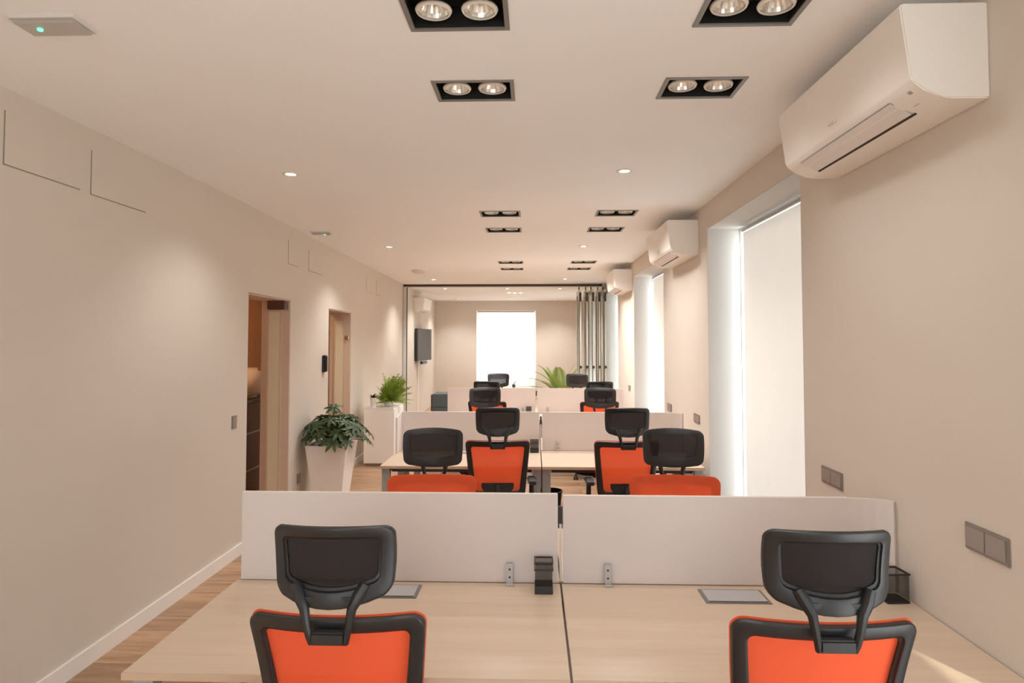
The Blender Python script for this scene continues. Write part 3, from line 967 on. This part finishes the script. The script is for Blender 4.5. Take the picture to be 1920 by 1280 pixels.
# ------------------------------------------------------------------ waste bin
t = thing('waste_bin', 'round black waste bin under the second bench past the middle leg', 'bin', (.165, 6.36, 0))
bm = BM(); lathe(bm, [(.085, .0), (.115, .29), (.111, .29), (.082, .006)], n=28, cap=False)
lathe(bm, [(.083, 0), (.083, .006)], n=28); obj('body', bm, M['blackpl'], t, smooth=True, autos=True)
bm = BM(); lathe(bm, [(.112, .285), (.121, .285), (.121, .30), (.112, .30), (.112, .285)], n=28, cap=False); obj('rim', bm, M['blackpl'], t, smooth=True, autos=True)

# ------------------------------------------------------------------ planters and plants
t = thing('tapered_planter', 'tall tapered white square planter between the two doorways', 'planter', (-2.175, 6.925, 0))
bm = BM()
def frust(bm, a0, a1, z0, z1):
    v = [bm.verts.new((sx*a, sy*a, z)) for a, z in ((a0, z0), (a1, z1)) for sx, sy in ((-1, -1), (1, -1), (1, 1), (-1, 1))]
    return v
A = frust(bm, .140, .218, 0, .66); B = frust(bm, .11, .200, .58, .66)
for k in range(4):
    j = (k+1) % 4
    bm.faces.new((A[k], A[j], A[4+j], A[4+k]))
    bm.faces.new((A[4+k], A[4+j], B[4+j], B[4+k]))
    bm.faces.new((B[k], B[j], B[4+j], B[4+k]))
bm.faces.new(A[3::-1]); bm.faces.new(B[:4])
obj('pot', bm, M['pot'], t)
boxo('soil', (-.185, .185, -.185, .185, .60, .63), M['soil'], t)

def leaflet_mesh(bm, M4, L, w, droop, n=5):
    prev = None
    for i in range(n+1):
        s = i/n
        ww = w*math.sin(math.pi*min(1, s*.92+.06))**.8 if i < n else .0
        x = L*s; z = -droop*s*s
        l = bm.verts.new(M4 @ Vector((x, -ww/2, z+ww*.18)))
        c = bm.verts.new(M4 @ Vector((x, 0, z)))
        r = bm.verts.new(M4 @ Vector((x, ww/2, z+ww*.18)))
        if prev:
            bm.faces.new((prev[0], l, c, prev[1])); bm.faces.new((prev[1], c, r, prev[2]))
        prev = (l, c, r)

def palmate(nl, L, w, droop):
    bm = BM()
    for k in range(nl):
        a = 2*math.pi*k/nl + random.uniform(-.1, .1)
        leaflet_mesh(bm, Matrix.Rotation(a, 4, 'Z') @ Matrix.Rotation(R_(-8), 4, 'Y'), L*random.uniform(.8, 1.05), w, droop)
    return bm

pt = thing('schefflera_plant', 'dark green umbrella-leaved plant spilling over the tapered white planter', 'plant', (-2.175, 6.925, .63))
pl_ms = []
for v in range(3):
    bm = palmate((7, 8, 6)[v], .125, .040, .035)
    me = bpy.data.meshes.new('leaf'); bm.to_mesh(me); bm.free(); me.materials.append(M['leafd'])
    for p in me.polygons: p.use_smooth = True
    pl_ms.append(me)
bm_st = BM()
random.seed(11)
for k in range(74):
    a = random.uniform(0, 2*math.pi)
    e = random.random()
    rr = .05 + .31*math.sqrt(e)
    zz = .27 - .20*e*e + random.uniform(-.07, .06)
    if k == 0: rr, zz, a = .10, .41, -1.2
    if k == 1: rr, zz, a = .05, .36, .3
    x, y = rr*math.cos(a)*1.10, rr*math.sin(a)*.95
    x = max(x, -.16+(-.02 if zz > .1 else 0))
    if zz < .02 and abs(x) < .2 and abs(y) < .2: zz = .06
    o = bpy.data.objects.new('leaf', pl_ms[k % 3]); COL.objects.link(o); o.parent = pt
    o.location = (x, y, zz)
    tilt = .25+.65*e
    o.rotation_euler = (Matrix.Rotation(a, 3, 'Z') @ Matrix.Rotation(tilt, 3, 'Y') @ Matrix.Rotation(random.uniform(0, 6), 3, 'Z')).to_euler()
    s = random.uniform(.75, 1.1); o.scale = (s, s, s)
    tube(bm_st, [(x*.15, y*.15, -.01), (x*.55, y*.55, zz*.75+.03), (x, y, zz)], .0035, n=5)
obj('stems', bm_st, M['stem'], pt, smooth=True)

t = thing('side_cabinet', 'plain white cabinet against the left wall carrying the bushy plant', 'cabinet', (-2.165, 9.38, 0))
boxo('body', (-.225, .195, -.33, .33, .04, .80), M['pot'], t)
boxo('plinth', (-.215, .185, -.31, .31, 0, .04), M['plate'], t)
boxo('top_board', (-.228, .198, -.335, .335, .80, .818), M['whitep'], t)
boxo('door_leaf', (.195, .203, -.325, -.003, .05, .79), M['whitep'], t)
boxo('door_leaf', (.195, .203, .003, .325, .05, .79), M['whitep'], t)

def frond_mesh(L, w, droop, nleaf, lw, ll):
    bm = BM()
    leaflet_mesh(bm, Matrix.Identity(4), L, w, droop, 7)
    for i in range(nleaf):
        s = .12+.85*i/nleaf
        for sd in (-1, 1):
            Mx = Matrix.Translation((L*s, 0, -droop*s*s)) @ Matrix.Rotation(sd*R_(58), 4, 'Z') @ Matrix.Rotation(R_(-5), 4, 'Y')
            leaflet_mesh(bm, Mx, ll*math.sin(math.pi*(.15+.8*s)), lw, ll*.25, 3)
    return bm
bp_ = thing('bushy_fern', 'bright lime green bushy fern on top of the white cabinet', 'plant', (-2.10, 9.33, .819))
bm = BM(); lathe(bm, [(.06, 0), (.085, .07), (.08, .07), (.058, .01)], n=20, cap=False); lathe(bm, [(.072, .05), (.072, .055)], n=20); lathe(bm, [(.06, 0), (.06, .005)], n=20)
obj('pot', bm, M['pot'], bp_, smooth=True, autos=True)
bm = frond_mesh(.42, .022, .12, 9, .016, .07); me = bpy.data.meshes.new('frond'); bm.to_mesh(me); bm.free(); me.materials.append(M['leafy'])
random.seed(5)
for k in range(150):
    o = bpy.data.objects.new('frond', me); COL.objects.link(o); o.parent = bp_
    a = random.uniform(0, 2*math.pi); el = random.uniform(2, 88)
    o.location = (.03*math.cos(a), .03*math.sin(a), .055+random.uniform(0, .04))
    o.rotation_euler = (Matrix.Rotation(a, 3, 'Z') @ Matrix.Rotation(-R_(el), 3, 'Y') @ Matrix.Rotation(random.uniform(-1, 1), 3, 'X')).to_euler()
    s = random.uniform(.6, 1.0)*(1.0 if math.cos(a) > -.3 else .62)*(.72+.35*math.sin(R_(max(0, el)))); o.scale = (s, s, s)
t = thing('small_pot_plant', 'small white pot with tiny pale green plant beside the bushy fern', 'plant', (-2.27, 9.095, .818))
bm = BM(); lathe(bm, [(.035, 0), (.05, .14), (.045, .14), (.032, .01)], n=20, cap=False); lathe(bm, [(.044, .11), (.044, .118)], n=20); lathe(bm, [(.035, 0), (.035, .006)], n=20)
obj('pot', bm, M['whitep'], t, smooth=True, autos=True)
for k in range(14):
    a = k*2.4; 
    bm = BM(); leaflet_mesh(bm, Matrix.Translation((0, 0, .115)) @ Matrix.Rotation(a, 4, 'Z') @ Matrix.Rotation(R_(-30-3.5*k), 4, 'Y'), .09, .03, .02)
    obj('leaf', bm, M['leafd'], t, smooth=True)

t = thing('palm_plant', 'bright green arching palm beside the folded glass partition', 'plant', (.60, 14.3, 0))
bm = BM(); lathe(bm, [(.13, 0), (.18, .34), (.17, .34), (.12, .02)], n=24, cap=False); lathe(bm, [(.165, .29), (.165, .30)], n=24); lathe(bm, [(.13, 0), (.13, .01)], n=24)
obj('pot', bm, M['pot'], t, smooth=True, autos=True)
bm = frond_mesh(.66, .014, .24, 24, .020, .20); me = bpy.data.meshes.new('frond'); bm.to_mesh(me); bm.free(); me.materials.append(M['leafp'])
bm_s = BM()
for k, (a, el, s, h) in enumerate(((180, 62, 1.0, .62), (170, 40, .95, .52), (195, 22, .85, .45), (150, 75, 1.0, .6), (10, 75, 1.1, .6), (-20, 66, 1.05, .62), (30, 58, .9, .5), (-80, 50, .9, .5), (90, 50, .9, .5), (-120, 70, .9, .55), (120, 80, .8, .5), (-50, 30, .8, .42), (185, 50, 1.05, .58), (-170, 72, 1.05, .66), (205, 34, .9, .5), (160, 84, .9, .62), (-5, 82, 1.0, .66), (-100, 78, 1.0, .62), (-150, 55, .9, .56))):
    o = bpy.data.objects.new('frond', me); COL.objects.link(o); o.parent = t
    a = R_(a); o.location = (.05*math.cos(a), .05*math.sin(a), h)
    o.rotation_euler = (Matrix.Rotation(a, 3, 'Z') @ Matrix.Rotation(-R_(el), 3, 'Y')).to_euler(); o.scale = (s, s, s)
    tube(bm_s, [(.01*math.cos(a), .01*math.sin(a), .295), (.05*math.cos(a), .05*math.sin(a), h)], .008, n=6)
obj('stems', bm_s, M['leafp'], t, smooth=True)

# ------------------------------------------------------------------ folding glass partition
YP = 13.05
t = thing('partition_track', 'dark ceiling track with grey end post spanning the room', 'track', (-.6, YP, H))
boxo('track_rail', (-2.04, 1.99, -.045, .045, -.052, 0), M['dsteel'], t)
boxo('track_lip', (-2.04, 1.99, -.052, -.045, -.058, -.045), M['jamb'], t)
boxo('end_post', (-2.045, -1.985, -.06, .06, -H, -.052), M['partf'], t)
boxo('post_seal', (-1.985, -1.972, -.02, .02, -H, -.058), M['dsteel'], t)
xs = (.925, 1.055, 1.175, 1.30, 1.412)
for k, x in enumerate(xs):
    ang = (0, -1.5, 1.5, -1.5, 1)[k]
    L = .86; y0 = YP-.35 + (0, .03, -.02, .04, 0)[k]
    lab = '%s folded aluminium-framed glass door stacked at the right of the partition' % ('first, leftmost', 'second', 'third', 'fourth', 'last, rightmost')[k]
    t = thing('folding_glass_door', lab, 'glass door', (x, y0, .012), R_(ang), 'folded glass partition doors')
    h = 2.77
    bm = BM(); a = .019
    box(bm, -a, a, 0, .055, 0, h); box(bm, -a, a, L-.055, L, 0, h); box(bm, -a, a, .055, L-.055, 0, .09); box(bm, -a, a, .055, L-.055, h-.09, h)
    obj('door_frame', bm, M['partf'], t)
    boxo('pane', (-.004, .004, .055, L-.055, .09, h-.09), M['glass'], t)
    boxo('edge_gasket', ((-a-.006, -a+.006)[0], -a+.006, -.006, 0, .02, h-.25), M['dsteel'], t)
    boxo('hinge_block', (-a-.004, a+.004, -.014, .0, h-.24, h-.06), M['dsteel'], t)
    bm = BM(); lathe(bm, [(.028, -.03), (.030, -.015), (.012, -.0)], c=(0, 0, 1.24), n=16, axis='y'); obj('lock_knob', bm, M['dsteel'], t, smooth=True, autos=True)
    bm = BM(); lathe(bm, [(.012, h), (.012, h+.075)], c=(0, .35, 0), n=12); obj('hanger_roller', bm, M['dsteel'], t)

# ------------------------------------------------------------------ far room
t = thing('television', 'black wall television swivelled on a bracket in the far room', 'television', (-2.562, 15.05, 1.68), -R_(7))
boxo('case', (-.05, .012, -.57, .57, -.37, .37), M['blackpl'], t, bev=.004)
boxo('display', (.012, .015, -.555, .555, -.355, .355), M['tvs'], t)
boxo('wall_bracket', (-.115, -.05, -.12, .12, -.12, .12), M['dsteel'], t)
boxo('camera_bar', (-.01, .05, -.30, .10, -.45, -.38), M['blackpl'], t, bev=.012)
bm = BM(); box(bm, LX(15)-.004, LX(15)+.022, 14.96, 15.04, .1, 1.2)
tag(obj('cable_duct', bm, M['whitep']), 'white vertical cable duct on the wall under the television', 'cable duct')
t = thing('pedestal_cabinet', 'dark slate pedestal cabinet left of the third bench screen', 'cabinet', (-1.70, 12.3, 0))
boxo('body', (-.20, .20, -.22, .30, .02, .765), M['cabd'], t)
for z in (.05, .29, .53): boxo('drawer_front', (-.19, .19, -.235, -.22, z, z+.225), M['cabd'], t)
boxo('plinth', (-.18, .18, -.20, .28, 0, .02), M['dsteel'], t)
boxo('dark_side', (-.225, -.20, -.22, .30, 0, .75), M['dsteel'], t)
t = thing('meeting_table', 'pale table in the far room, mostly hidden behind the third bench', 'table', (-.85, 14.3, 0))
boxo('tabletop', (-.45, .45, -.5, .9, .725, .75), M['desk'], t)
for sx in (-1, 1):
    for y in (-.44, .84): boxo('leg', (sx*.4-.025, sx*.4+.025, y-.025, y+.025, 0, .725), M['steel'], t)
t = thing('desk_sprig', 'tiny grey-green potted sprig against the bright end window', 'plant', (-.43, 14.1, .751))
bm = BM(); lathe(bm, [(.03, 0), (.04, .06)], n=16); obj('pot', bm, M['cabd'], t, smooth=True, autos=True)
for k, (a, el) in enumerate(((170, 70), (150, 35), (10, 25), (-20, 60), (60, 50), (200, 50))):
    bm = BM(); leaflet_mesh(bm, Matrix.Translation((0, 0, .055)) @ Matrix.Rotation(R_(a), 4, 'Z') @ Matrix.Rotation(-R_(el), 4, 'Y'), .14, .035, .04)
    obj('leaf', bm, M['leafd'], t, smooth=True)
